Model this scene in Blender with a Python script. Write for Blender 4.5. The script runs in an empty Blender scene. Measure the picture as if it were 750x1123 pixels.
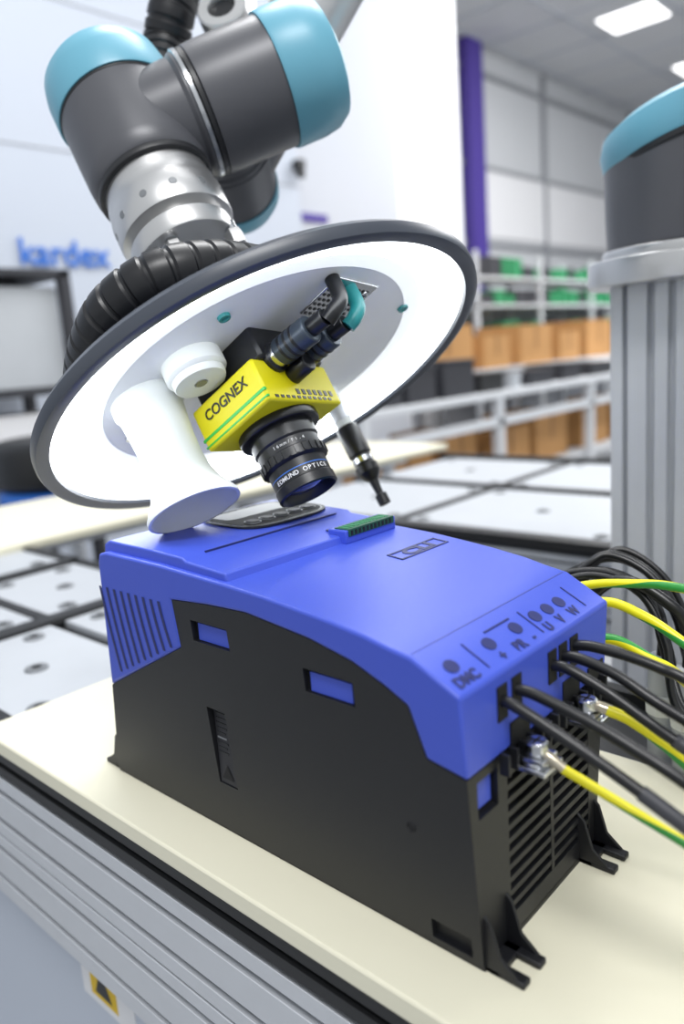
import bpy, bmesh, math, random
from mathutils import Vector, Matrix
random.seed(4)
S=bpy.context.scene
col=S.collection
try:
    S.view_settings.view_transform='Standard'
    S.view_settings.look='None'
except Exception: pass

# ------------------------------------------------------------------ materials
def mat(name,c,rough=.5,metal=0,noise=.06,nscale=40,bump=0,emit=None,es=0,spec=.5,coat=0,bscale=None):
    m=bpy.data.materials.new(name);m.use_nodes=True
    nt=m.node_tree;b=nt.nodes['Principled BSDF']
    tc=nt.nodes.new('ShaderNodeTexCoord');n=nt.nodes.new('ShaderNodeTexNoise')
    n.inputs['Scale'].default_value=nscale;n.inputs['Detail'].default_value=4
    nt.links.new(tc.outputs['Object'],n.inputs['Vector'])
    r=nt.nodes.new('ShaderNodeMix');r.data_type='RGBA'
    d=1-noise;u=1+noise
    r.inputs[6].default_value=(c[0]*d,c[1]*d,c[2]*d,1)
    r.inputs[7].default_value=(min(1,c[0]*u),min(1,c[1]*u),min(1,c[2]*u),1)
    nt.links.new(n.outputs['Fac'],r.inputs[0]);nt.links.new(r.outputs[2],b.inputs['Base Color'])
    b.inputs['Roughness'].default_value=rough;b.inputs['Metallic'].default_value=metal
    b.inputs['Specular IOR Level'].default_value=spec
    if coat: b.inputs['Coat Weight'].default_value=coat
    if bump:
        n2=nt.nodes.new('ShaderNodeTexNoise');n2.inputs['Scale'].default_value=bscale or nscale*8
        nt.links.new(tc.outputs['Object'],n2.inputs['Vector'])
        bp=nt.nodes.new('ShaderNodeBump');bp.inputs['Strength'].default_value=bump;bp.inputs['Distance'].default_value=.001
        nt.links.new(n2.outputs['Fac'],bp.inputs['Height']);nt.links.new(bp.outputs['Normal'],b.inputs['Normal'])
    if emit:
        b.inputs['Emission Color'].default_value=(*emit,1);b.inputs['Emission Strength'].default_value=es
    return m
def hexc(h):
    h=h.lstrip('#');o=[]
    for i in (0,2,4):
        v=int(h[i:i+2],16)/255;o.append(v/12.92 if v<=.04045 else ((v+.055)/1.055)**2.4)
    return tuple(o)
M_blue=mat('drive_blue_plastic',hexc('3f54c0'),.40,bump=.12,noise=.02,bscale=1500,spec=.45)
M_blue_d=mat('drive_blue_shadow',hexc('1a2360'),.5)  # dark blue for print, and for shade painted into slots, holes and groove
M_blue_m=mat('drive_blue_mid',hexc('2e3f98'),.5)
M_black=mat('drive_black_metal',hexc('141519'),.46,bump=.2,noise=.1,bscale=1800,spec=.45)
M_vblack=mat('black_void',(.003,.003,.004),.7)
M_lbl=mat('label_dark',hexc('212126'),.5)
M_board=mat('cream_polyethylene',hexc('e0dcc6'),.5,noise=.05,nscale=5,bump=.1)
M_alu=mat('aluminium_anodised',hexc('ced1d6'),.42,.4,noise=.04)
M_alu_d=mat('aluminium_groove',hexc('54575c'),.5,.4)
M_frame=mat('black_rail',hexc('17181a'),.45)
M_plate=mat('grey_plate',hexc('b4b8bd'),.5,.15,noise=.06,nscale=8)
M_capb=mat('bolt_cap_grey',hexc('86898c'),.4,.5)
M_cable=mat('black_cable',hexc('0e0f12'),.35)
M_cableg=mat('grey_heatshrink',hexc('34353a'),.5)
M_steel=mat('steel_bright',hexc('c9cbce'),.22,1)
M_brass=mat('tinned_crimp',hexc('c4bba8'),.3,.9)
M_green=mat('green_terminal',hexc('0f4a35'),.5)
M_ur=mat('robot_grey_housing',hexc('54555a'),.38,.1,noise=.04)
M_urd=mat('robot_dark_ring',hexc('222326'),.4)
M_cap=mat('robot_cap_blue',hexc('6aaac0'),.38,noise=.02)
M_silver=mat('flange_aluminium',hexc('cfcfcf'),.34,.9,noise=.03)
M_hose=mat('hose_black',hexc('15161a'),.38)
M_shell=mat('light_shell_slate',hexc('434852'),.36)
M_white=mat('white_enamel',hexc('eceef0'),.5,noise=.02)
M_funnel=mat('white_polymer',hexc('e3e6e4'),.55,noise=.02)
M_led=mat('led_diffuser',(1,1,1),.6,emit=(.92,.97,1),es=6.0)
M_glow=mat('led_diffuser_edge',hexc('eceef0'),.6,emit=(.90,.96,1),es=.55)  # weak emission added to paint the ring's glow around the plate
M_yel=mat('camera_yellow',hexc('e2d60c'),.45,noise=.02)
M_lime=mat('camera_green_strip',hexc('2fb84a'),.4)
M_lens=mat('lens_black',hexc('121317'),.35)
M_conn=mat('connector_grey',hexc('3c4550'),.35,.3)
M_glass=mat('lens_glass',hexc('1a2350'),.05,spec=1,coat=1)
M_teal=mat('teal_cable',hexc('1f7f80'),.4)
M_white_t=mat('white_print',hexc('d8d8d8'),.6)
M_wall=mat('wall_paint',hexc('bcc0c8'),.8,noise=.03,nscale=1)
M_wall2=mat('wall_panel_grey',hexc('c2c4c7'),.7,noise=.04,nscale=1)
M_batten=mat('wall_batten_grey',hexc('8d8f94'),.7)
M_pil=mat('pillar_white',hexc('dedee0'),.8,noise=.02,nscale=1)
M_pur=mat('purple_steel',hexc('46348c'),.6)
M_floor=mat('floor_concrete',hexc('9a9c9f'),.5,noise=.1,nscale=2)
M_ceil=mat('ceiling_tile',hexc('d2d3d5'),.9,noise=.03,nscale=2)
M_lampp=mat('ceiling_lamp_panel',(1,1,1),.5,emit=(1,1,1),es=3.0)
M_card=mat('cardboard',hexc('b98a55'),.8,noise=.08,nscale=6)
M_tape=mat('carton_tape',hexc('93693c'),.6)
M_gbin=mat('green_bin',hexc('1d7a4c'),.6)
M_dbin=mat('dark_bin',hexc('2c2d33'),.6)
M_bench=mat('bench_grey',hexc('c8cbcf'),.6)
M_kdx=mat('sign_blue',hexc('2a6cc8'),.5)
M_ylw=mat('warning_yellow',hexc('d8b422'),.6)
M_cabinet=mat('cabinet_white',hexc('b9c0cc'),.6,noise=.02,nscale=1)

def yg_mat():
    m=bpy.data.materials.new('yellow_green_insulation');m.use_nodes=True
    nt=m.node_tree;b=nt.nodes['Principled BSDF'];b.inputs['Roughness'].default_value=.35
    at=nt.nodes.new('ShaderNodeUVMap')
    sp=nt.nodes.new('ShaderNodeSeparateXYZ');nt.links.new(at.outputs['UV'],sp.inputs[0])
    ma=nt.nodes.new('ShaderNodeMath');ma.operation='MULTIPLY';ma.inputs[1].default_value=6
    nt.links.new(sp.outputs['Y'],ma.inputs[0])
    ad=nt.nodes.new('ShaderNodeMath');ad.operation='ADD';nt.links.new(ma.outputs[0],ad.inputs[0]);nt.links.new(sp.outputs['X'],ad.inputs[1])
    fr=nt.nodes.new('ShaderNodeMath');fr.operation='FRACT';nt.links.new(ad.outputs[0],fr.inputs[0])
    gt=nt.nodes.new('ShaderNodeMath');gt.operation='GREATER_THAN';gt.inputs[1].default_value=.62;nt.links.new(fr.outputs[0],gt.inputs[0])
    mx=nt.nodes.new('ShaderNodeMix');mx.data_type='RGBA'
    mx.inputs[6].default_value=(*hexc('e6dd1c'),1);mx.inputs[7].default_value=(*hexc('2f8f3a'),1)
    nt.links.new(gt.outputs[0],mx.inputs[0]);nt.links.new(mx.outputs[2],b.inputs['Base Color'])
    return m
M_yg=yg_mat()

# ------------------------------------------------------------------ helpers
def empty(name,loc=(0,0,0)):
    e=bpy.data.objects.new(name,None);e.location=loc;col.objects.link(e);e.empty_display_size=.05
    return e
def link(name,me,m,parent,smooth=None):
    o=bpy.data.objects.new(name,me);col.objects.link(o)
    if m: me.materials.append(m)
    if parent:
        o.parent=parent
        o.matrix_parent_inverse=Matrix.Translation(-Vector(parent.location))
    if smooth is not None:
        for p in me.polygons:p.use_smooth=True
        me.set_sharp_from_angle(angle=math.radians(smooth))
    return o
def bevel(o,w,seg=2,ang=30):
    if w<=0:return
    b=o.modifiers.new('bevel','BEVEL');b.width=w;b.segments=seg;b.limit_method='ANGLE';b.angle_limit=math.radians(ang)
def pyd(name,verts,faces,m,parent,bv=0,smooth=None,seg=2):
    me=bpy.data.meshes.new(name);me.from_pydata([tuple(v) for v in verts],[],faces);me.update()
    bm=bmesh.new();bm.from_mesh(me);bmesh.ops.recalc_face_normals(bm,faces=bm.faces);bm.to_mesh(me);bm.free()
    if smooth is None and bv>0: smooth=35
    o=link(name,me,m,parent,smooth);bevel(o,bv,seg);return o
CF=[(0,1,3,2),(4,6,7,5),(0,4,5,1),(2,3,7,6),(0,2,6,4),(1,5,7,3)]
def box(name,lo,hi,m,parent,bv=0,T=None):
    vs=[Vector((x,y,z)) for x in (lo[0],hi[0]) for y in (lo[1],hi[1]) for z in (lo[2],hi[2])]
    if T is not None: vs=[T@v for v in vs]
    return pyd(name,vs,CF,m,parent,bv)
def multibox(name,boxes,m,parent,bv=0,T=None):
    vs=[];fs=[]
    for lo,hi in boxes:
        b=len(vs)
        q=[Vector((x,y,z)) for x in (lo[0],hi[0]) for y in (lo[1],hi[1]) for z in (lo[2],hi[2])]
        if T is not None:q=[T@v for v in q]
        vs+=q;fs+=[tuple(i+b for i in f) for f in CF]
    return pyd(name,vs,fs,m,parent,bv)
def lathe(name,prof,T,m,parent,seg=64,ang=35):
    vs=[];fs=[];n=len(prof)
    for i in range(seg):
        a=2*math.pi*i/seg
        for r,z in prof: vs.append(T@Vector((r*math.cos(a),r*math.sin(a),z)))
    for i in range(seg):
        j=(i+1)%seg
        for k in range(n-1):
            fs.append((i*n+k,j*n+k,j*n+k+1,i*n+k+1))
    me=bpy.data.meshes.new(name);me.from_pydata([tuple(v) for v in vs],[],fs)
    bm=bmesh.new();bm.from_mesh(me);bmesh.ops.remove_doubles(bm,verts=bm.verts,dist=1e-6)
    bmesh.ops.recalc_face_normals(bm,faces=bm.faces);bm.to_mesh(me);bm.free()
    return link(name,me,m,parent,ang)
def rcyl(r,z0,z1,b=.003,r1=None,n=4):
    r1=r if r1 is None else r1
    p=[(0,z0)]
    for i in range(n+1):
        a=math.pi/2*i/n; p.append((r-b+b*math.sin(a),z0+b-b*math.cos(a)))
    for i in range(n+1):
        a=math.pi/2*i/n; p.append((r1-b+b*math.cos(a),z1-b+b*math.sin(a)))
    p.append((0,z1));return p
def frame(o,zdir,xhint=(1,0,0)):
    z=Vector(zdir).normalized();x=Vector(xhint);x=(x-x.dot(z)*z).normalized();y=z.cross(x)
    return Matrix(((x[0],y[0],z[0],o[0]),(x[1],y[1],z[1],o[1]),(x[2],y[2],z[2],o[2]),(0,0,0,1)))
def cat(pts,n):
    pts=[Vector(p) for p in pts];P=[2*pts[0]-pts[1]]+pts+[2*pts[-1]-pts[-2]];out=[]
    for i in range(1,len(P)-2):
        p0,p1,p2,p3=P[i-1:i+3]
        for k in range(n):
            t=k/n
            out.append(.5*((2*p1)+(-p0+p2)*t+(2*p0-5*p1+4*p2-p3)*t*t+(-p0+3*p1-3*p2+p3)*t**3))
    out.append(pts[-1]);return out
def sweep(name,pts,r,m,parent,n=12,seg=14,rf=None,step=None,ang=60):
    c=cat(pts,n)
    if step:
        L=[0]
        for a,b in zip(c,c[1:]):L.append(L[-1]+(b-a).length)
        N=int(L[-1]/step);o=[];j=0
        for i in range(N+1):
            s=L[-1]*i/N
            while j<len(L)-2 and L[j+1]<s:j+=1
            t=(s-L[j])/max(1e-9,L[j+1]-L[j]);o.append(c[j].lerp(c[j+1],t))
        c=o
    vs=[];fs=[];up=None;s=0;sl=[]
    for i,p in enumerate(c):
        d=(c[min(i+1,len(c)-1)]-c[max(i-1,0)]).normalized()
        if up is None: up=d.orthogonal().normalized()
        up=(up-up.dot(d)*d).normalized();w=d.cross(up)
        if i:s+=(p-c[i-1]).length
        sl.append(s)
        rr=r if rf is None else rf(s,i)
        for k in range(seg):
            a=2*math.pi*k/seg;vs.append(p+rr*(math.cos(a)*up+math.sin(a)*w))
    for i in range(len(c)-1):
        for k in range(seg):
            k2=(k+1)%seg;fs.append((i*seg+k,i*seg+k2,(i+1)*seg+k2,(i+1)*seg+k))
    nside=len(fs)
    fs.append(tuple(range(seg))[::-1]);fs.append(tuple((len(c)-1)*seg+k for k in range(seg)))
    me=bpy.data.meshes.new(name);me.from_pydata([tuple(v) for v in vs],[],fs)
    uv=me.uv_layers.new(name='UVMap')
    for pi,p in enumerate(me.polygons):
        if pi>=nside: continue
        i=pi//seg;k=pi%seg
        q=[(k/seg,sl[i]),((k+1)/seg,sl[i]),((k+1)/seg,sl[i+1]),(k/seg,sl[i+1])]
        for li,u in zip(p.loop_indices,q):uv.data[li].uv=u
    return link(name,me,m,parent,ang)
def text(name,s,size,T,m,parent,ext=.0002,align='CENTER',sx=1,off=.012):
    cu=bpy.data.curves.new(name,'FONT');cu.body=s;cu.size=size;cu.extrude=ext;cu.align_x=align;cu.align_y='CENTER';cu.offset=size*off
    cu.materials.append(m)
    o=bpy.data.objects.new(name,cu);col.objects.link(o)
    if parent:o.parent=parent;o.matrix_parent_inverse=Matrix.Translation(-Vector(parent.location))
    o.matrix_basis=T@Matrix.Diagonal((sx,1,1,1));return o
def txtframe(o,right,up):
    x=Vector(right).normalized();y=Vector(up);y=(y-y.dot(x)*x).normalized();z=x.cross(y)
    return Matrix(((x[0],y[0],z[0],o[0]),(x[1],y[1],z[1],o[1]),(x[2],y[2],z[2],o[2]),(0,0,0,1)))
def cut(o,lo,hi):
    c=box('cutter',lo,hi,None,None)
    md=o.modifiers.new('b','BOOLEAN');md.operation='DIFFERENCE';md.object=c;md.solver='EXACT'
    bpy.context.view_layer.update()
    dg=bpy.context.evaluated_depsgraph_get()
    me=bpy.data.meshes.new_from_object(o.evaluated_get(dg))
    o.modifiers.remove(md);o.data=me
    bpy.data.objects.remove(c)

# ------------------------------------------------------------------ camera
cam=bpy.data.cameras.new('camera');co=bpy.data.objects.new('camera',cam);col.objects.link(co)
R=Vector((.7403,.6683,-.0733)).normalized();Fw=Vector((-.6675,.7177,-.1984)).normalized()
U=R.cross(Fw).normalized()
R=Fw.cross(U)
co.matrix_world=Matrix(((R[0],U[0],-Fw[0],0),(R[1],U[1],-Fw[1],0),(R[2],U[2],-Fw[2],.375),(0,0,0,1)))
cam.sensor_fit='HORIZONTAL';cam.sensor_width=24;cam.lens=843/750*24
cam.clip_start=.02;cam.clip_end=100
cam.dof.use_dof=True;cam.dof.focus_distance=.60;cam.dof.aperture_fstop=3.2
S.camera=co

# ------------------------------------------------------------------ DRIVE
drv=empty('variable_frequency_drive',(-.42,.42,0))
def yn(z):return .340-.071*z
def yf(z):return .497+.12*z
def prism(name,poly,m,out=0,bv=0,seg=2):
    n=len(poly);vs=[];
    for x,z in poly:vs.append((x,yn(z)-out,z))
    for x,z in poly:vs.append((x,yf(z)+out,z))
    fs=[tuple(range(n)),tuple(range(n,2*n))[::-1]]+[(i,(i+1)%n,n+(i+1)%n,n+i) for i in range(n)]
    return pyd(name,vs,fs,m,drv,bv,seg=seg)
bound=[(-.612,.097),(-.489,.160),(-.490,.200),(-.445,.2035),(-.402,.205),(-.341,.198),(-.305,.190),(-.281,.180),(-.264,.171),(-.254,.139),(-.2255,.134)]
blk=[(-.634,.003),(-.2265,.003),(-.2265,.1335)]+[(x,z) for x,z in bound[::-1][1:]]
body=prism('housing_body',blk,M_black)
for lo,hi in [((-.470,.30,.170),(-.427,.3325,.187)),((-.351,.30,.158),(-.307,.3325,.175)),((-.469,.30,.047),(-.447,.3385,.114)),((-.264,.30,.007),(-.234,.344,.021))]:
    cut(body,lo,hi)
cut(body,(-.233,.374,.018),(-.20,.486,.120))
cut(body,(-.232,.341,.103),(-.20,.363,.127))
for p in body.data.polygons:p.use_smooth=False
bevel(body,.0012,2,40)
box('window_insert_1',(-.4665,.331,.1705),(-.4305,.334,.184),M_blue,drv)
box('window_insert_2',(-.3475,.331,.1585),(-.3105,.334,.172),M_blue,drv)
box('window_insert_3',(-.2325,.3435,.106),(-.2305,.361,.124),M_blue,drv)
box('rating_label',(-.468,.3375,.0475),(-.448,.3382,.1135),M_lbl,drv)
for i in range(9):
    box('label_line_%d'%i,(-.466,.3371,.074+i*.0042),(-.466+random.uniform(.010,.016),.3378,.0753+i*.0042),M_capb if i==3 else M_frame,drv)
pyd('label_triangle',[(-.465,.3370,.052),(-.451,.3370,.052),(-.458,.3370,.064)],[(0,1,2)],M_vblack,drv)
lathe('side_hole',[(0,0),(.0025,0),(.003,.0006),(.0035,.0001)],frame((-.272,.3338,.085),(0,-1,0)),M_vblack,drv,20)
box('grill_back',(-.2335,.372,.016),(-.2325,.488,.122),M_vblack,drv)
sl=[]
for i in range(11):
    z=.0225+i*.0092
    sl.append(((-.2325,.3735,z),(-.2268,.4865,z+.0040)))
sl.append(((-.2325,.4285,.018),(-.2266,.4325,.120)))
multibox('grill_slats',sl,M_black,drv)
top=[(-.2255,.186),(-.258,.2035),(-.275,.2065),(-.293,.2105),(-.320,.2145),(-.346,.2175),(-.380,.221),(-.42,.2235),(-.50,.2275),(-.575,.2285),(-.586,.226),(-.590,.218)]
shell=prism('top_cover',bound+top,M_blue,.0006,.0022,3)
rp=[(-.421,.221),(-.424,.2295),(-.470,.2325),(-.474,.2350),(-.52,.2370),(-.575,.2375),(-.583,.234),(-.586,.221)]
n=len(rp);vs=[(x,.3285,z) for x,z in rp]+[(x,.5185,z) for x,z in rp]
pyd('control_panel',vs,[tuple(range(n)),tuple(range(n,2*n))[::-1]]+[(i,(i+1)%n,n+(i+1)%n,n+i) for i in range(n)],M_blue,drv,.0016,seg=3)
box('panel_groove',(-.4735,.350,.2340),(-.4722,.500,.2355),M_blue_d,drv)  # proud dark strip; the groove's shade is put into its colour
def ztop(x):
    pts=sorted(top)
    for (x0,z0),(x1,z1) in zip(pts,pts[1:]):
        if x0<=x<=x1:return z0+(z1-z0)*(x-x0)/(x1-x0)
    return .22
def oval(name,cx,cy,rx,ry,z,h,m,seg=28,T=None,p=2.0):
    vs=[]
    for zz in (z,z+h):
        for i in range(seg):
            a=2*math.pi*i/seg;c,s=math.cos(a),math.sin(a)
            v=Vector((cx+rx*math.copysign(abs(c)**(2/p),c),cy+ry*math.copysign(abs(s)**(2/p),s),zz))
            vs.append(T@v if T is not None else v)
    fs=[tuple(range(seg))[::-1],tuple(range(seg,2*seg))]+[(i,(i+1)%seg,seg+(i+1)%seg,seg+i) for i in range(seg)]
    return pyd(name,vs,fs,m,drv)
oval('display_bezel',-.527,.462,.044,.053,.2366,.0018,M_frame,p=3.5)
oval('display_rim',-.527,.462,.0415,.0505,.2382,.0004,M_capb,p=3.5)
oval('display_face',-.527,.462,.0402,.0492,.2384,.0004,M_vblack,p=3.5)
oval('display_glass',-.545,.462,.0165,.040,.2387,.0003,M_lens,p=6)
for i,dy in enumerate([-.034,-.017,0,.017,.034]):
    oval('button_ring_%d'%i,-.505,.462+dy,.0078,.0066,.2386,.0012,M_capb,p=2.4)
    oval('button_%d'%i,-.505,.462+dy,.0066,.0055,.2388,.0018,M_lbl,p=2.4)
box('terminal_housing',(-.4365,.4505,.2230),(-.4165,.5155,.2345),M_blue,drv,.001)
box('terminal_strip',(-.4320,.4535,.2290),(-.4155,.5125,.2354),M_green,drv,.0005)
multibox('terminal_pins',[((-.4290,.4555+i*.0050,.2352),(-.4185,.4585+i*.0050,.2358)) for i in range(11)],M_gbin,drv)
multibox('terminal_pin_holes',[((-.4160,.4557+i*.0050,.2300),(-.4152,.4583+i*.0050,.2340)) for i in range(11)],M_vblack,drv)
multibox('terminal_marks',[((-.4440,.4555+i*.0050,.2300),(-.4405,.4585+i*.0050,.2320)) for i in range(11)],M_blue_d,drv)
def topT(x,y):
    z=ztop(x);dz=(ztop(x+.006)-ztop(x-.006))/.012
    ux=Vector((1,0,dz)).normalized()
    return txtframe((x,y,z+.0001),(0,1,0),-ux)
T=topT(-.364,.478)
def ringplate(name,w,h,t,m,T,z0=0,z1=.0005):
    multibox(name,[((-w,-h,z0),(w,-h+t,z1)),((-w,h-t,z0),(w,h,z1)),((-w,-h,z0),(-w+t,h,z1)),((w-t,-h,z0),(w,h,z1))],m,drv,0,T)
ringplate('logo_outline',.031,.0080,.0019,M_blue_d,T)
text('logo_text','CLI',.0155,T@Matrix.Translation((0,0,.0002)),M_blue_d,drv,.0002,sx=1.6,off=.05)
T=topT(-.2415,.42)
for i,y in enumerate([-.077,-.036,-.004,.022,.039,.056]):
    oval('plug_%d'%i,y,.001,.0056,.0050,0,.0004,M_blue_d,T=T)  # flat dark ovals for round holes, their shade painted in
for i,(y,s) in enumerate([(-.076,'DMC'),(-.036,'+'),(-.016,'BR'),(.001,'-'),(.022,'U'),(.039,'V'),(.058,'W')]):
    text('engraved_%d'%i,s,.0100,T@Matrix.Translation((y,-.0105,.0003)),M_blue_d,drv,.0001,off=.05)
for i,y in enumerate([-.055,.012,.074]):
    box('label_bar_%d'%i,(y,-.012,0),(y+.0012,.010,.0004),M_blue_d,drv,0,T)
box('label_bar_h',(-.030,.0085,0),(.000,.0097,.0004),M_blue_d,drv,0,T)
box('cover_crease',(-.2605,.329,.2026),(-.2592,.517,.2040),M_blue_m,drv)
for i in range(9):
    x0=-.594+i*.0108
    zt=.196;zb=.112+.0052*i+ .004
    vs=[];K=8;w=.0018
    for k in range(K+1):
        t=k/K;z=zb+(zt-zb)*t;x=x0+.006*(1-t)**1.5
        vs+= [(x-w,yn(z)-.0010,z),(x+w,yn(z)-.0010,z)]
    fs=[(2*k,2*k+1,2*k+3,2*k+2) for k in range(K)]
    pyd('vent_slot_%d'%i,vs,fs,M_blue_d,drv)  # thin strips on the uncut cover; slot shade painted by dark blue
WY=[.369,.386,.432,.447,.463]
multibox('cable_entry',[((-.2262,y-.0055,.156),(-.2246,y+.0055,.178)) for y in WY],M_vblack,drv)  # black inlays on the end face, painting the darkness of the notches
multibox('terminal_gap',[((-.2262,.377,.1345),(-.2245,.400,.150)),((-.2262,.446,.1345),(-.2245,.470,.150)),((-.2262,.484,.1345),(-.2245,.508,.146))],M_vblack,drv)  # cutouts only painted: black inlays carry the shade between terminals
multibox('terminal_comb',[((-.2255,.364+i*.0105,.122),(-.219,.3665+i*.0105,.136)) for i in range(14)],M_black,drv,.0004)
for k,y in enumerate((.3875,.457)):
    box('earth_bracket_%d'%k,(-.228,y-.012,.121),(-.202,y+.012,.1245),M_steel,drv,.0008)
    T=frame((-.2135,y,.1245),(0,0,1))
    lathe('earth_washer_%d'%k,rcyl(.0102,0,.0022,.0006),T,M_steel,drv,32)
    box('earth_clamp_%d'%k,(-.0092,-.0092,.0022),(.0092,.0092,.0050),M_steel,drv,.0006,T)
    lathe('earth_screw_%d'%k,rcyl(.0072,.0050,.0135,.0014),T,M_steel,drv,24)
    multibox('earth_screw_slot_%d'%k,[((-.0048,-.0008,.0134),(.0048,.0008,.0137)),((-.0008,-.0048,.0134),(.0008,.0048,.0137))],M_vblack,drv,0,T)
def foot(name,x0,sx,y0,y1):
    x1=x0+sx*.026
    box(name+'_pad_a',(min(x0-sx*.004,x1),y0,0),(max(x0-sx*.004,x1),y0+.0085,.0045),M_black,drv,.0012)
    box(name+'_pad_b',(min(x0-sx*.004,x1),y1-.0085,0),(max(x0-sx*.004,x1),y1,.0045),M_black,drv,.0012)
    box(name+'_root',(min(x0-sx*.004,x0+sx*.010),y0,0),(max(x0-sx*.004,x0+sx*.010),y1,.0045),M_black,drv,.0008)
    for k,yy in enumerate((y0,y1-.0025)):
        poly=[(x0-sx*.002,.003),(x0+sx*.022,.004),(x0+sx*.010,.014),(x0+sx*.004,.034),(x0-sx*.002,.040)]
        m=len(poly);v=[(x,yy,z) for x,z in poly]+[(x,yy+.0025,z) for x,z in poly]
        pyd(name+'_gusset_%d'%k,v,[tuple(range(m)),tuple(range(m,2*m))[::-1]]+[(i,(i+1)%m,m+(i+1)%m,m+i) for i in range(m)],M_black,drv,.0006)
foot('foot_1',-.2265,1,.342,.370)
foot('foot_2',-.2265,1,.470,.497)
foot('foot_3',-.634,-1,.342,.370)
foot('foot_4',-.634,-1,.470,.497)
box('base_flange',(-.634,.341,0),(-.2265,.496,.004),M_black,drv)

# ------------------------------------------------------------------ cables of the drive
pc=empty('power_cable',(-.2,.42,.16))
ends=[[(-.226,.369,.168),(-.215,.3695,.166),(-.18,.373,.150),(-.15,.377,.134),(-.124,.380,.1195),(-.07,.39,.085),(0,.41,.035),(.06,.43,.006),(.16,.45,.005)],
[(-.226,.386,.169),(-.212,.388,.167),(-.18,.391,.157),(-.155,.393,.147),(-.129,.395,.135),(-.07,.405,.10),(0,.43,.045),(.07,.45,.006),(.17,.47,.005)],
[(-.226,.432,.168),(-.214,.433,.167),(-.19,.436,.156),(-.165,.438,.142),(-.1445,.441,.1305),(-.08,.45,.10),(0,.46,.045),(.07,.475,.006),(.17,.49,.005)],
[(-.226,.447,.169),(-.213,.448,.169),(-.19,.449,.163),(-.167,.449,.152),(-.145,.452,.141),(-.08,.46,.11),(0,.48,.05),(.07,.495,.006),(.17,.51,.005)],
[(-.226,.463,.171),(-.212,.465,.172),(-.19,.468,.169),(-.170,.471,.164),(-.150,.474,.157),(-.08,.49,.12),(0,.51,.05),(.07,.52,.006),(.17,.53,.005)]]
for i,e in enumerate(ends): sweep('conductor_%d'%i,e,.0037,M_cable,pc)
sweep('heat_shrink_1',[(-.146,.3775,.1318),(-.124,.380,.1195),(-.10,.3845,.1045),(-.07,.39,.085),(-.05,.395,.071)],.0046,M_cableg,pc)
sweep('heat_shrink_2',[(-.150,.4400,.1340),(-.1445,.441,.1305),(-.12,.4435,.119),(-.08,.45,.10)],.0046,M_cableg,pc)
ec=empty('earth_cable',(-.2,.45,.13))
sweep('earth_lead_1',[(-.199,.389,.124),(-.18,.391,.117),(-.155,.393,.108),(-.12,.396,.095),(-.05,.41,.06),(.02,.43,.012),(.15,.44,.005)],.0030,M_yg,ec)
sweep('earth_crimp_1',[(-.212,.3875,.131),(-.206,.388,.129),(-.197,.3895,.1232)],.0034,M_brass,ec)
sweep('earth_lead_2',[(-.200,.459,.132),(-.185,.462,.127),(-.165,.466,.114),(-.145,.47,.098),(-.10,.478,.07),(-.03,.49,.03),(.06,.50,.005),(.15,.51,.005)],.0038,M_yg,ec)
sweep('earth_crimp_2',[(-.212,.457,.133),(-.206,.458,.1335),(-.198,.460,.1315)],.0038,M_brass,ec)
ec2=empty('signal_cable',(-.25,.6,.17))
sweep('lead_1',[(-.36,.56,.10),(-.33,.585,.150),(-.282,.6,.167),(-.24,.6,.175),(-.2,.597,.178),(-.12,.6,.168),(-.03,.61,.10),(.05,.62,.03),(.12,.62,.008)],.0038,M_yg,ec2)
sweep('lead_2',[(-.33,.55,.10),(-.30,.565,.148),(-.257,.58,.1625),(-.225,.58,.157),(-.192,.58,.14),(-.13,.58,.10),(-.05,.59,.03),(.05,.60,.008)],.0040,M_yg,ec2)
sweep('lead_3',[(-.33,.535,.09),(-.28,.548,.130),(-.242,.56,.14),(-.21,.56,.130),(-.185,.56,.119),(-.12,.56,.07),(-.04,.57,.009),(.05,.58,.007)],.0042,M_yg,ec2)
for i in range(7):
    dy=.012*i;dz=random.uniform(-.006,.008);dx=random.uniform(-.02,.02)
    sweep('loop_%d'%i,[(-.38+dx,.58+dy,.02),(-.36+dx,.60+dy,.12+dz),(-.318+dx,.61+dy,.160+dz),(-.285,.625+dy,.172+dz),(-.245,.63+dy,.160+dz-.003*i),(-.22+dx*.5,.62+dy,.12-.006*i),(-.20,.60+dy*.8,.07-.004*i),(-.13,.60+dy,.022),(.02,.61+dy,.012)],.0034,M_cable,ec2)
pl=empty('cable_plug',(-.27,.66,.03))
for i,(x,y) in enumerate([(-.235,.655),(-.208,.640)]):
    T=frame((x,y,-.02),(0,0,1))
    lathe('plug_body_%d'%i,rcyl(.012,0,.115,.003),T,M_plate,pl,24)
    lathe('plug_nut_%d'%i,rcyl(.0145,.06,.08,.002),T,M_funnel,pl,8,20)
    sweep('plug_tail_%d'%i,[(x,y,.09),(x,y,.12),(x-.01,y-.01,.15),(x-.06,y-.01,.165),(x-.12,y,.10)],.005,M_cable,pl)

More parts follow.
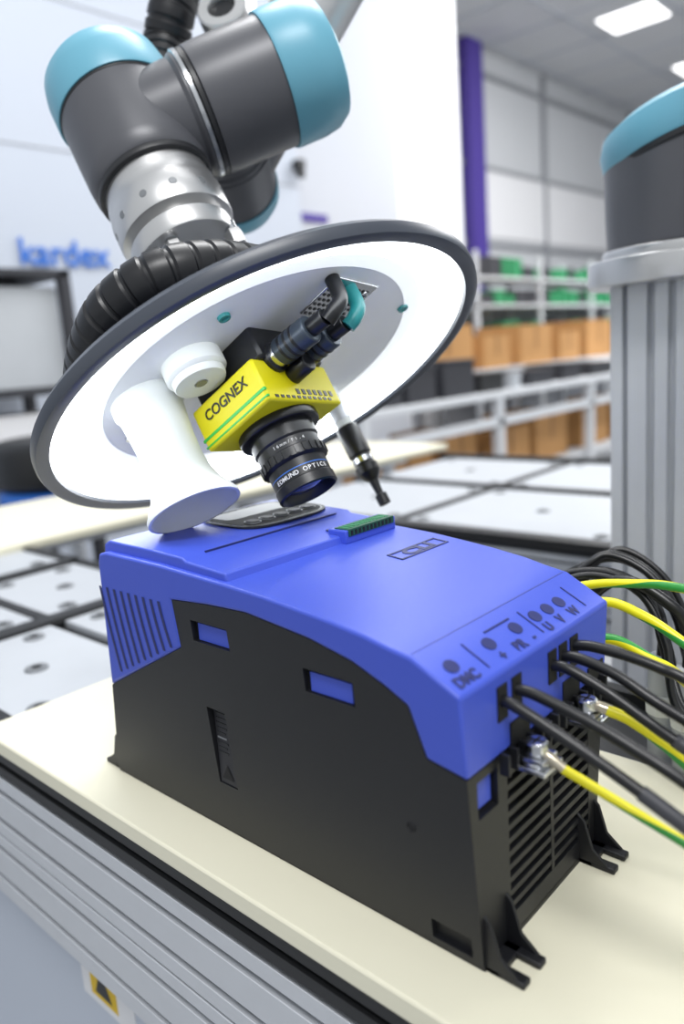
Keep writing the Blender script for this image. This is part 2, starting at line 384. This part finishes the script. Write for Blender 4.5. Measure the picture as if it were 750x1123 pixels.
# ------------------------------------------------------------------ board
def rrect(x0,y0,x1,y1,r,n=8):
    o=[]
    for cx,cy,a0 in ((x1-r,y1-r,0),(x0+r,y1-r,90),(x0+r,y0+r,180),(x1-r,y0+r,270)):
        for i in range(n+1):
            a=math.radians(a0+90*i/n);o.append((cx+r*math.cos(a),cy+r*math.sin(a)))
    return o
def slab(name,poly,z0,z1,m,parent,bv=0):
    n=len(poly);vs=[(x,y,z0) for x,y in poly]+[(x,y,z1) for x,y in poly]
    return pyd(name,vs,[tuple(range(n))[::-1],tuple(range(n,2*n))]+[(i,(i+1)%n,n+(i+1)%n,n+i) for i in range(n)],m,parent,bv)
slab('assembly_board',rrect(-.848,.296,.30,.63,.02),-.0175,0,M_board,None,.002)

# ------------------------------------------------------------------ workstation 1
ws=empty('workstation_frame',(-.5,.5,-.1))
box('deck_core',(-1.95,.345,-.16),(.6,.80,-.030),M_frame,ws)
def plates(parent,xs,ys,z):
    for i,(x0,x1) in enumerate(xs):
        for j,(y0,y1) in enumerate(ys):
            box('plate_%d_%d'%(i,j),(x0,y0,z-.012),(x1,y1,z),M_plate,parent,.0015)
            for k,(bx,by) in enumerate([(x0+.035,y0+.045),(x1-.035,y0+.045),(x0+.035,y1-.045),(x1-.035,y1-.045),((x0+x1)/2,(y0+y1)/2)]):
                T=frame((bx,by,z),(0,0,1))
                lathe('bolt_%d_%d_%d'%(i,j,k),[(0,.001),(.007,.001),(.0075,.003),(.0150,.003),(.0165,.0005),(.0165,0)],T,M_capb,parent,20)
                lathe('bolt_socket_%d_%d_%d'%(i,j,k),[(0,.0034),(.007,.0034)],T,M_vblack,parent,12)
plates(ws,[(-1.172,-.845),(-1.52,-1.21),(-1.87,-1.56)],[(.335,.545),(.57,.78)],-.0185)
multibox('deck_rail',[((-1.208,.31,-.03),(-1.174,.80,-.012)),((-1.557,.31,-.03),(-1.523,.80,-.012)),((-1.95,.782,-.03),(.6,.80,-.012)),((-1.95,.547,-.03),(-1.17,.568,-.0165))],M_frame,ws,.001)
def extr(parent,x0,x1,yf_,z0=-.018,black=True):
    Z=z0
    K=M_frame if black else M_alu
    V=M_vblack if black else M_alu_d
    st=[(0,-.014,0,M_frame),(-.014,-.019,.006,V),(-.019,-.030,-.001,K),(-.030,-.036,.006,V),(-.036,-.052,0,M_alu),(-.052,-.060,.010,M_alu_d),(-.060,-.092,0,M_alu),(-.092,-.100,.010,M_alu_d),(-.100,-.116,0,M_alu),(-.116,-.119,.003,M_alu_d),(-.119,-.134,0,M_alu),(-.134,-.142,.010,M_alu_d),(-.142,-.176,0,M_alu),(-.176,-.184,.010,M_alu_d),(-.184,-.205,0,M_alu)]
    for i,(a,b,d,m) in enumerate(st):
        box('extrusion_%d'%i,(x0,yf_+d,Z+b),(x1,yf_+.05,Z+a),m,parent,.0006 if d==0 else 0)
extr(ws,-1.95,.6,.300)
box('skirt_panel',(-1.95,.335,-.62),(.6,.345,-.222),M_cabinet,ws)
box('lower_beam',(-1.95,.305,-.66),(.6,.35,-.60),M_alu,ws,.001)
for i,x in enumerate((-1.93,-1.3,-.02,.55)):
    box('leg_%d'%i,(x-.02,.346,-.9),(x+.02,.375,-.2),M_alu,ws,.001)
    box('leg_rear_%d'%i,(x-.02,.75,-.9),(x+.02,.79,-.16),M_alu,ws,.001)
box('sticker_back',(-.775,.3335,-.325),(-.665,.335,-.245),M_pil,ws)
box('sticker_warning',(-.755,.3330,-.315),(-.700,.3338,-.260),M_ylw,ws)
pyd('sticker_triangle',[(-.745,.3326,-.308),(-.710,.3326,-.308),(-.7275,.3326,-.270)],[(0,1,2)],M_frame,ws)

# ------------------------------------------------------------------ workstation 2 (behind)
w2=empty('workstation_frame.001',(-.8,1.8,-.1))
box('deck_core',(-1.65,1.39,-.16),(.9,2.35,-.030),M_frame,w2)
extr(w2,-1.65,.9,1.345,-.018,False)
plates(w2,[(-1.60,-1.135),(-1.115,-.605),(-.585,-.1),(-.07,.4)],[(1.40,1.84),(1.87,2.32)],-.0185)
multibox('deck_rail',[((-1.135,1.36,-.03),(-1.115,2.35,-.012)),((-.605,1.36,-.03),(-.585,2.35,-.012)),((-1.65,1.842,-.03),(.9,1.868,-.010)),((-1.65,2.325,-.03),(.9,2.35,-.005)),((-1.65,1.350,-.03),(.9,1.392,-.010))],M_frame,w2,.001)
for i,x in enumerate((-1.6,-.4,.85)):
    for k,y in enumerate((1.375,2.32)):
        box('leg_%d_%d'%(i,k),(x-.02,y-.02,-.9),(x+.02,y+.02,-.23),M_alu,w2)
w3=empty('conveyor_table',(-2.1,1.6,-.1))
slab('cream_deck',rrect(-2.35,.1,-1.76,2.55,.02),-.02,.0,M_board,w3,.003)
box('side_rail',(-2.33,.12,-.08),(-1.965,2.53,-.02),M_alu,w3)
for i,(x,y) in enumerate([(-2.0,.2),(-2.3,.2),(-2.0,2.45),(-2.3,2.45)]):
    box('leg_%d'%i,(x-.02,y-.02,-.9),(x+.02,y+.02,-.08),M_alu,w3)

# ------------------------------------------------------------------ END EFFECTOR
c0=Vector((-.5438,.49,.3479));z=Vector((-.5422,.0495,.8388)).normalized()
TL=frame(c0,z,(1,0,0))
cd=Vector((-.5390,.4933,.3436));zd=Vector((-.5390,.0288,.8418)).normalized()
TD_=frame(cd,zd,(1,0,0))
rl=empty('ring_light',cd)
Rr=.2175
lathe('light_shell',[(Rr-.0135,.005),(Rr-.0125,.001),(Rr-.004,-.001),(Rr-.001,.000),(Rr+.0005,.004),(Rr+.0005,.009),(Rr-.004,.0145),(.17,.029),(.08,.034),(.0,.034)],TD_,M_shell,rl,128)
lathe('led_ring',[(Rr-.0132,.0045),(.192,.0155),(.168,.0215)],TD_,M_led,rl,128,60)
lathe('led_edge',[(.168,.0215),(.152,.0228)],TD_,M_glow,rl,128,60)  # added glowing zone that softens the LED band's inner edge, no lamp itself
lathe('mount_plate',[(.152,.0228),(.150,.0235),(.0,.0235)],TD_,M_white,rl,96)
for i,(x,y) in enumerate([(84,-97),(105,108),(-138,-60),(-70,80),(-95,-95),(120,35),(-100,90)]):
    T=TD_@Matrix.Translation((x/1000,y/1000,.0235))@Matrix.Rotation(math.pi,4,'X')
    lathe('plate_screw_%d'%i,[(0,.0012),(.0022,.0012),(.003,.0028),(.005,.0028),(.0056,0)],T,M_teal if i<3 else M_steel,rl,20)
lathe('hub_plate',rcyl(.075,.031,.043,.002),TD_,M_silver,rl,64)
for i in range(4):
    a=math.radians(20+90*i);x,y=.043*math.cos(a),.043*math.sin(a)
    T=TL@Matrix.Translation((x,y,0))
    lathe('standoff_%d'%i,rcyl(.0065,.036,.166,.001),T,M_steel,rl,20)
    lathe('standoff_nut_%d'%i,rcyl(.0095,.138,.155,.001),T,M_silver,rl,6,20)
# vision camera
vc=empty('machine_vision_camera',TL@Vector((.023,-.026,-.03)))
TC=TL@Matrix.Translation((.022,-.028,.002))@Matrix.Rotation(math.radians(7),4,'Z')
hx,hy=.041,.049
box('mount_block',(-.036,-.040,-.015),(.046,.044,.0174),M_lens,vc,.003,TC)
box('yellow_housing',(-hx,-hy,-.054),(hx,hy,-.014),M_yel,vc,.0025,TC)
box('green_strip',(-hx-.0004,-hy-.0004,-.0445),(hx+.0004,-hy+.002,-.0420),M_lime,vc,0,TC)
box('green_strip_2',(-hx-.0004,-hy-.0004,-.0505),(hx+.0004,-hy+.002,-.0490),M_lime,vc,0,TC)
multibox('vent_slots',[((hx-.001,-.010+i*.0075,-.047),(hx+.0006,-.006+i*.0075,-.042)) for i in range(7)]+[((hx-.001,-.040+i*.007,-.0515),(hx+.0006,-.036+i*.007,-.049)) for i in range(11)],M_lens,vc,0,TC)
o=TC@Vector((0,-hy-.0006,-.0275));xr=(TC.to_3x3()@Vector((1,0,0)));up=(TC.to_3x3()@Vector((0,0,1)))
text('brand_text','COGNEX',.0130,txtframe(o,xr,up),M_lens,vc,.0002)
lathe('body_ring',rcyl(.037,-.062,-.052,.002),TC,M_lens,vc,64)
lathe('lens_barrel',[(.0,-.060),(.030,-.060),(.030,-.074),(.0285,-.076),(.0285,-.084),(.0300,-.085),(.0300,-.093),(.0265,-.095),(.026,-.110),(.027,-.111),(.027,-.119),(.025,-.120),(.022,-.116),(.0208,-.112)],TC,M_lens,vc,64,30)
lathe('lens_glass',[(.0210,-.112),(.014,-.1145),(.007,-.1158),(0,-.116)],TC,M_glass,vc,48,80)
for i in range(26):
    T=TC@Matrix.Rotation(2*math.pi*i/26,4,'Z')
    box('knurl_%d'%i,(.0295,-.0014,-.0925),(.0309,.0014,-.0855),M_lens,vc,0,T)
lathe('lens_ring_line',[(.0263,-.1020),(.0263,-.1027)],TC,M_kdx,vc,64)
def ringtext(s,r,zz,size,a0,st,pre):
    for i,ch in enumerate(s):
        if ch==' ':continue
        a=a0+st*i
        o=TC@Vector((r*math.cos(a),r*math.sin(a),zz))
        xr=TC.to_3x3()@Vector((-math.sin(a),math.cos(a),0))
        up=TC.to_3x3()@Vector((0,0,1))
        text('%s_%d'%(pre,i),ch,size,txtframe(o,xr,up),M_white_t,vc,.0001)
ringtext('EDMUND OPTICS',.0264,-.1068,.0054,math.radians(-103),.155,'lens_mark')
ringtext('16mm/F1.4',.0287,-.080,.0038,math.radians(-75),.12,'lens_spec')
def conn(name,y,zc,x0,x1,r,tilt,m):
    T=TC@Matrix.Translation((x0,y,zc))@Matrix.Rotation(math.radians(90-tilt),4,'Y')
    L=x1-x0
    lathe(name+'_nut',rcyl(r*1.12,0,.016,.0015),T,M_lens,vc,16,20)
    lathe(name+'_collar',rcyl(r*.9,.014,.022,.001),T,M_steel,vc,24)
    lathe(name+'_body',rcyl(r,.021,L-.016,.002),T,m,vc,24)
    for k in range(3): lathe(name+'_groove_%d'%k,rcyl(r*1.03,.028+.007*k,.031+.007*k,.0005),T,M_lens,vc,24)
    lathe(name+'_tail',rcyl(r*.62,L-.018,L,.001),T,M_lens,vc,20)
    return T@Vector((0,0,L))
R3=TC.to_3x3()
a=conn('connector_1',-.020,-.012,.030,.104,.0122,-4,M_conn)
b=conn('connector_2',.014,-.010,.030,.100,.0122,-4,M_conn)
lathe('connector_3',rcyl(.0085,0,.022,.0015),TC@Matrix.Translation((.040,-.004,-.028))@Matrix.Rotation(math.radians(90),4,'Y'),M_lens,vc,20)
sweep('cable_1',[a-.004*z,a+R3@Vector((.007,.003,.000)),a+R3@Vector((.013,.012,.010)),a+R3@Vector((.013,.016,.030))],.0065,M_cable,vc)
sweep('cable_2',[b-.004*z,b+R3@Vector((.007,.004,.000)),b+R3@Vector((.012,.010,.010)),b+R3@Vector((.012,.012,.030))],.0065,M_teal,vc)
TPl=TD_@Matrix.Translation((.110,.012,0))@Matrix.Rotation(math.radians(7),4,'Z')
box('cable_pass_plate',(-.022,-.030,.0215),(.026,.030,.0237),M_steel,vc,.001,TPl)
multibox('cable_pass_mesh',[((-.020+i*.006,-.027+j*.006,.0208),(-.0175+i*.006,-.0245+j*.006,.0217)) for i in range(7) for j in range(9)],M_lens,vc,0,TPl)
# suction cup
sc=empty('vacuum_suction_cup',TL@Vector((-.030,-.106,-.04)))
TS=TL@Matrix.Translation((-.030,-.107,0))@Matrix.Rotation(math.pi,4,'X')
prof=[(0,-.0202),(.030,-.0202),(.0315,-.018),(.0315,-.006),(.029,-.002),(.0275,.01),(.0258,.03),(.0255,.05),(.0272,.064),(.0315,.077),(.0375,.087),(.0405,.092),(.0405,.0955),(.038,.0955),(.032,.084),(.023,.068),(.020,.04),(0,.035)]
lathe('cup_horn',prof,TS,M_funnel,sc,64,40)
nz=empty('air_nozzle',TL@Vector((.022,-.092,.0)))
TN=TL@Matrix.Translation((.026,-.092,-.002))@Matrix.Rotation(math.pi,4,'X')
lathe('nozzle_body',[(0,-.0202),(.026,-.0202),(.0265,-.012),(.0265,-.004),(.025,-.002),(.023,-.001),(.023,.003),(.022,.005),(.006,.0052),(.005,.002),(0,.002)],TN,M_funnel,nz,48,30)
multibox('nozzle_slot',[((-.002,-.0270,-.0035),(.002,-.0215,.004))],M_capb,nz,0,TN)
lathe('nozzle_port',[(0,.0056),(.005,.0056)],TN,M_capb,nz,20)
pb=empty('torque_probe',TL@Vector((-.030,.128,-.05)))
TP=TL@Matrix.Translation((-.033,.128,0))@Matrix.Rotation(math.pi,4,'X')
lathe('probe_tube',rcyl(.0095,-.0202,.045,.001),TP,M_funnel,pb,32)
lathe('probe_tube_ring',rcyl(.0102,-.004,.020,.001),TP,M_alu,pb,32)
lathe('probe_grip',[(0,.028),(.0115,.028),(.0125,.032),(.0125,.062),(.0105,.064),(.0105,.074),(.0125,.076),(.0125,.084),(.009,.090),(.005,.094),(.004,.108),(.004,.110),(.0065,.111),(.0065,.122),(0,.123)],TP,M_lens,pb,32,30)
lathe('probe_ring',[(.0108,.066),(.0112,.0665),(.0112,.072),(.0108,.0725)],TP,M_steel,pb,32)

# ------------------------------------------------------------------ ROBOT ARM
ra=empty('robot_arm',TL@Vector((0,0,.3)))
TR=TL@Matrix.Translation((-.003,-.008,-.047))
lathe('tool_flange',[(0,.206),(.052,.206),(.053,.208),(.053,.224),(.046,.226),(.046,.230),(.057,.233),(.058,.236),(.058,.262),(.056,.266),(.056,.276),(.054,.278),(.054,.290),(0,.291)],TR,M_silver,ra,96,30)
for i in range(12):
    a=2*math.pi*i/12
    T=TR@Matrix.Rotation(a,4,'Z')@Matrix.Translation((.0578,0,.249))@Matrix.Rotation(math.pi/2,4,'Y')
    lathe('flange_hole_%d'%i,[(0,.0006),(.0035,.0006),(.004,0)],T,M_capb,ra,14)
lathe('flange_seal',rcyl(.059,.289,.297,.002),TR,M_urd,ra,96)
lathe('wrist_housing',[(0,.296),(.058,.296),(.0605,.299),(.062,.315),(.0625,.35),(.0625,.385),(.0625,.390),(0,.390)],TR,M_ur,ra,96)
lathe('cap_seam',rcyl(.0632,.388,.392,.001),TR,M_urd,ra,96)
lathe('cap_rear',[(.0,.391),(.0645,.391),(.0655,.394),(.0655,.423),(.063,.438),(.055,.449),(.040,.455),(.02,.458),(0,.458)],TR,M_cap,ra,96,30)
ang=math.radians(46)
d=(TR.to_3x3()@Vector((math.cos(ang),math.sin(ang),0))).normalized()
pC=TR@Vector((.002,.002,.355))
TCc=frame(pC,d,z)
lathe('wrist_tube',[(0,0),(.0575,0),(.0575,.058),(.0605,.062),(.0605,.065)],TCc,M_ur,ra,96,30)
lathe('wrist_seam_chrome',[(.0600,.064),(.0630,.065),(.0630,.0690),(.060,.0700)],TCc,M_steel,ra,96)
lathe('wrist_seam_black',[(.0600,.070),(.0620,.071),(.0620,.075),(.060,.076)],TCc,M_urd,ra,96)
lathe('wrist_housing_2',[(.058,.0745),(.0625,.077),(.0635,.089),(.0635,.156),(0,.156)],TCc,M_ur,ra,96)
lathe('cap_side',[(0,.155),(.0655,.155),(.0665,.158),(.0665,.188),(.064,.204),(.056,.216),(.040,.222),(.02,.224),(0,.224)],TCc,M_cap,ra,96,30)
q=z.cross(d)
pD=pC+d*.088+z*.022
TD=frame(pD,q,z)
lathe('elbow_tube',[(0,0),(.050,0),(.050,.075),(.053,.078),(.053,.082),(.055,.084),(.055,.15),(0,.15)],TD,M_ur,ra,96,30)
lathe('elbow_cap',[(0,.149),(.057,.149),(.057,.165),(.050,.180),(.035,.188),(0,.190)],TD,M_cap,ra,64,30)
pE=pD+q*.110
fdir=(R*.50+U*.9).normalized()
TE=frame(pE,fdir,q)
lathe('forearm_joint',[(0,0),(.052,0),(.052,.09),(0,.09)],TE,M_ur,ra,64,30)
lathe('forearm_tube',rcyl(.046,.088,.75,.002),TE,M_silver,ra,64)
lathe('forearm_joint_end',rcyl(.062,.74,.90,.006),TE,M_ur,ra,64)
hz=empty('corrugated_hose',TL@Vector((0,-.15,.08)))
def rib(s,i):
    t=(s/.0150)%1.0
    return .0215*(1.0 if t<.80 else .92) 
hp=[(-.125,-.090,.046),(-.090,-.118,.048),(-.045,-.141,.049),(.005,-.155,.049),(.046,-.156,.050),(.080,-.137,.051),(.096,-.098,.052),(.098,-.050,.052),(.094,-.012,.050)]
sweep('hose_body',[TL@Vector(p) for p in hp],.024,M_hose,hz,n=24,seg=28,rf=rib,step=.0016,ang=30)
h2=empty('corrugated_hose.001',pC)
wp=lambda u,v,dd:Vector((0,0,.375))+dd*(R*((u-375)/843)-U*((v-561.5)/843)+Fw)
sweep('hose_body',[wp(176,85,.93),wp(182,50,.94),wp(188,15,.93),wp(200,-30,.93),wp(230,-110,.94),wp(300,-250,.96)],.024,M_hose,h2,n=24,seg=28,rf=lambda s,i:(.0285 if (s/.0145)%1<.78 else .0262),step=.002,ang=30)
Tcl=frame(wp(246,16,.90),(-R*.2+U*.3-Fw).normalized())
lathe('hose_clamp',[(.017,-.012),(.028,-.012),(.030,-.010),(.030,.010),(.028,.012),(.017,.012),(.016,.010),(.016,-.010),(.017,-.012)],Tcl,M_silver,h2,32)
lathe('hose_clamp_core',rcyl(.0165,-.010,.006,.002),Tcl,M_lens,h2,32)
box('hose_bracket',(-.02,-.045,-.008),(.02,.035,.0),M_silver,h2,.002,frame(wp(264,8,.915),Fw,R))

# ------------------------------------------------------------------ SECOND ROBOT
r2=empty('robot_arm.001',(-.33,1.03,.5))
px,py=-.335,1.03
st=.075
def grooved(w,gs,gd):
    side=[(-w,-w)]
    for a,b in gs: side+=[(a,-w),(a,-w+gd),(b,-w+gd),(b,-w)]
    o=[]
    for k in range(4):
        c,s=[(1,0),(0,1),(-1,0),(0,-1)][k]
        o+=[(x*c-y*s,x*s+y*c) for x,y in side]
    return o
gp=[(px+x,py+y) for x,y in grooved(st,[(-.060,-.053),(-.030,-.020),(-.005,.005),(.020,.030),(.053,.060)],.011)]
slab('pedestal_extrusion',gp,-.9,.432,M_alu,r2)
Tb=frame((px,py,0),(0,0,1))
lathe('base_flange',rcyl(.126,.432,.464,.003),Tb,M_silver,r2,96)
lathe('base_collar',rcyl(.108,.462,.476,.003),Tb,M_silver,r2,96)
lathe('base_housing',[(0,.474),(.098,.474),(.102,.478),(.104,.51),(.106,.57),(.106,.61),(0,.61)],Tb,M_ur,r2,96,30)
Tt=Tb@Matrix.Translation((0,0,.604))@Matrix.Rotation(math.radians(-14),4,'Y')
lathe('base_cap_seam',rcyl(.1085,-.024,-.016,.001),Tt,M_urd,r2,96)
lathe('base_cap',[(0,-.017),(.109,-.017),(.111,-.012),(.111,.008),(.105,.022),(.085,.033),(.05,.039),(0,.040)],Tt,M_cap,r2,96,30)
sd=Vector((.60,-.80,0)).normalized()
Tsh=frame((px+.05,py-.01,.548),sd)
lathe('shoulder_tube',[(0,0),(.068,0),(.068,.085),(.070,.088),(.070,.22),(0,.22)],Tsh,M_ur,r2,96,30)
lathe('shoulder_ring',[(.069,.074),(.074,.075),(.074,.081),(.069,.082)],Tsh,M_steel,r2,96)
lathe('shoulder_ring_dark',[(.069,.083),(.073,.084),(.073,.090),(.069,.091)],Tsh,M_urd,r2,96)
lathe('shoulder_cap',[(0,.218),(.073,.218),(.073,.240),(.066,.256),(.04,.264),(0,.266)],Tsh,M_cap,r2,64,30)
lathe('upper_arm_tube',rcyl(.045,0,1.1,.003),frame(Vector((px+.05,py,.59))+sd*.15,(-.30,.0,1)),M_alu,r2,48)

# ------------------------------------------------------------------ ROOM
box('floor',(-9,-6,-.95),(6,22,-.9),M_floor,None)
box('wall_back',(-7.1,-6,-.9),(-7.0,22,4.9),M_wall2,None)
box('ceiling',(-7.0,3.0,4.9),(6,22,5.0),M_ceil,None)
box('wall_far',(-7.0,21.9,-.9),(6,22,4.9),M_wall,None)
tr=empty('trim_1',(-6.95,12,3))
multibox('wall_battens',[((-7.0,8,z),(-6.94,21.9,z+.07)) for z in (1.95,3.12,4.5)]+[((-7.0,y,-.9),(-6.93,y+.09,4.9)) for y in (9.6,13.4,17.2,20.5)],M_batten,tr)
for i,(a,b) in enumerate([(11.4,13.4),(13.52,17.2),(17.32,20.5)]):
    box('window_%d'%(i+1),(-6.99,a,2.1),(-6.96,b,3.12),M_pil,None)
box('purple_steel_column',(-6.98,10.80,-.9),(-6.80,11.22,4.9),M_pur,None,.01)
box('white_pillar',(-5.0,5.65,-.9),(-4.5,6.95,4.9),M_pil,None,.02)
kb=empty('vertical_storage_lift',(-4.4,2,1))
box('cabinet_body',(-5.0,-3,-.9),(-4.0,4.12,4.6),M_cabinet,kb,.02)
multibox('cabinet_seams',[((-4.003,-3,z),(-3.997,4.12,z+.008)) for z in (.55,1.55,2.3,3.1)]+[((-4.003,y,-.9),(-3.997,y+.008,4.6)) for y in (.9,3.2)],M_batten,kb)
box('cabinet_side',(-5.2,4.15,-.9),(-4.3,5.64,4.6),M_wall,kb,.01)
box('purple_stripe',(-4.3,4.15,1.40),(-4.285,4.7,1.46),M_pur,kb)
multibox('camera_bracket',[((-4.0,4.06,1.66),(-3.93,4.12,1.72)),((-3.97,4.07,1.60),(-3.93,4.11,1.66))],M_frame,kb)
text('maker_sign','kardex',.19,txtframe((-3.985,1.99,1.02),(0,1,0),(0,0,1)),M_kdx,kb,.003,'LEFT',off=.012)
for i,(x,y) in enumerate([(-5.3,11.9),(-3.4,11.9),(-5.3,15),(-1.5,11.9),(-5.3,8.0),(-3.4,8.0),(-5.3,18),(-3.4,15)]):
    cl=empty('ceiling_lamp' if i==0 else 'ceiling_lamp.%03d'%i,(x+.4,y+.3,4.88))
    box('diffuser',(x,y,4.86),(x+.8,y+.7,4.885),M_lampp,cl)
    multibox('bezel',[((x-.04,y-.04,4.87),(x,y+.74,4.9)),((x+.8,y-.04,4.87),(x+.84,y+.74,4.9)),((x,y-.04,4.87),(x+.8,y,4.9)),((x,y+.7,4.87),(x+.8,y+.74,4.9))],M_ceil,cl)
tg=empty('trim_2',(-3,10,4.88))
multibox('ceiling_grid',[((-7,y,4.885),(6,y+.04,4.9)) for y in [3+1.2*k for k in range(16)]]+[((x,3,4.885),(x+.04,22,4.9)) for x in [-6.8+1.2*k for k in range(10)]],M_wall,tg)

pbn=empty('packing_bench',(-2.9,5,0))
box('bench_top',(-3.3,3.0,.035),(-2.6,8.4,.075),M_bench,pbn,.004)
box('bench_shelf_low',(-3.3,3.0,-.52),(-2.65,8.4,-.49),M_bench,pbn)
box('bench_rail',(-2.66,3.0,-.14),(-2.6,8.4,-.09),M_bench,pbn)
box('bench_riser',(-3.5,3.6,.185),(-3.0,8.4,.205),M_bench,pbn)
multibox('bench_legs',[((x,y,-.9),(x+.06,y+.06,.19 if x<-3 else .04)) for x in (-3.3,-2.66) for y in (3.0,4.35,5.7,7.05,8.34)],M_bench,pbn)
def carton(i,x,y,z0,sx,sy,sz,m=M_card):
    e=empty('cardboard_box' if i==0 else 'cardboard_box.%03d'%i,(x,y,z0))
    box('carton_body',(x,y,z0),(x+sx,y+sy,z0+sz),m,e,.004)
    box('carton_tape',(x+sx,y+sy*.46,z0+sz*.4),(x+sx+.002,y+sy*.54,z0+sz),M_tape,e)
    box('carton_flap',(x-.002,y-.002,z0+sz),(x+sx+.004,y+sy*.49,z0+sz+.004),m,e)
    box('carton_flap_2',(x-.002,y+sy*.51,z0+sz),(x+sx+.004,y+sy,z0+sz+.004),m,e)
k=0
for y,sy,sz in [(4.15,.62,.32),(4.92,.36,.24),(5.45,.50,.30),(6.10,.36,.24),(6.62,.5,.32),(7.25,.45,.27)]:
    carton(k,-3.45,y,.206,.40,sy,sz);k+=1
for y,sy,sz in [(3.3,.5,.3),(3.95,.35,.33),(4.5,.5,.28),(5.1,.5,.34),(5.85,.5,.3),(6.5,.5,.34)]:
    carton(k,-3.2,y,-.489,.45,sy,sz,M_card);k+=1
sb=empty('storage_bin_stack',(-2.9,5,.1))
for i,(y,w,h,m) in enumerate([(3.15,.30,.30,M_dbin),(3.50,.28,.20,M_dbin),(3.86,.34,.22,M_dbin),(4.26,.30,.12,M_frame),(4.66,.12,.10,M_plate),(4.90,.35,.10,M_dbin),(5.4,.3,.12,M_dbin),(5.9,.4,.1,M_dbin),(6.5,.4,.1,M_pil),(7.1,.4,.12,M_dbin)]):
    box('bin_%d'%i,(-2.98,y,.076),(-2.68,y+w,.076+h),m,sb,.01)
    box('bin_lip_%d'%i,(-2.99,y-.008,.066+h),(-2.67,y+w+.008,.082+h),m,sb,.003)
rk=empty('parts_rack',(-4,7.5,.5))
multibox('rack_frame',[((-4.3,y,-.9),(-4.26,y+.04,1.22)) for y in (6.97,7.4,8.6,9.8)]+[((-3.94,y,-.9),(-3.90,y+.04,1.22)) for y in (6.2,7.4,8.6,9.8)]+[((-4.3,6.2,zz),(-3.9,9.84,zz+.025)) for zz in (.05,.38,.72,.97)],M_bench,rk)
box('rack_back',(-4.32,6.2,-.9),(-4.305,9.84,.72),M_batten,rk)
gb=[];db=[]
for zz in (.746,.996,.406):
    y=6.3
    while y<9.6:
        w=random.uniform(.14,.28)
        (gb if random.random()<.68 else db).append(((-4.2,y,zz),(-3.93,y+w-.03,zz+random.uniform(.08,.19))));y+=w
multibox('rack_bins_green',gb,M_gbin,rk,.006);multibox('rack_bins_dark',db,M_dbin,rk,.006)
tv=empty('tool_trolley',(-3.6,1.6,0))
multibox('trolley_frame',[((-3.9,1.25,-.9),(-3.85,1.30,.85)),((-3.9,1.85,-.9),(-3.85,1.90,.85)),((-3.4,1.25,-.9),(-3.35,1.30,.85)),((-3.4,1.85,-.9),(-3.35,1.90,.85))]+[((-3.9,1.25,zz),(-3.35,1.90,zz+.03)) for zz in (-.6,-.1,.30,.82)],M_dbin,tv)
box('trolley_cabinet',(-3.8,1.3,.33),(-3.4,1.85,.78),M_plate,tv,.01)
box('trolley_case',(-3.7,1.32,-.07),(-3.4,1.82,.22),M_pil,tv,.01)
fn=empty('swivel_stool',(-2.72,1.42,0))
Ts=frame((-2.72,1.42,0),(0,0,1))
lathe('stool_seat',rcyl(.26,-.02,.16,.05),Ts,M_frame,fn,48)
lathe('stool_band',rcyl(.25,-.09,-.021,.02),Ts,M_kdx,fn,48)
lathe('stool_post',rcyl(.03,-.88,-.05,.005),Ts,M_steel,fn,24)
lathe('stool_base',rcyl(.25,-.9,-.87,.01,.20),Ts,M_frame,fn,48)

# ------------------------------------------------------------------ LIGHTS
w=bpy.data.worlds.new('world');S.world=w;w.use_nodes=True
w.node_tree.nodes['Background'].inputs[0].default_value=(.92,.96,1,1);w.node_tree.nodes['Background'].inputs[1].default_value=.72
def area(name,loc_,tgt,sx,sy,P,c=(1,1,1)):
    l=bpy.data.lights.new(name,'AREA');l.shape='RECTANGLE';l.size=sx;l.size_y=sy;l.energy=P;l.color=c
    o=bpy.data.objects.new(name,l);col.objects.link(o);o.location=loc_
    o.rotation_euler=(Vector(tgt)-Vector(loc_)).to_track_quat('-Z','Y').to_euler();return o
area('hall_light',(1.2,-.8,3.2),(-.4,.5,0),1.6,.5,95)
area('hall_light.001',(-1.5,2.0,4.0),(-1,1.5,0),2.2,.8,120)
area('hall_light.002',(-2.0,9,4.6),(-3,9,0),6,6,1000)
area('hall_light.003',(-1.2,3,4.5),(-4,3,1),4,3,60)
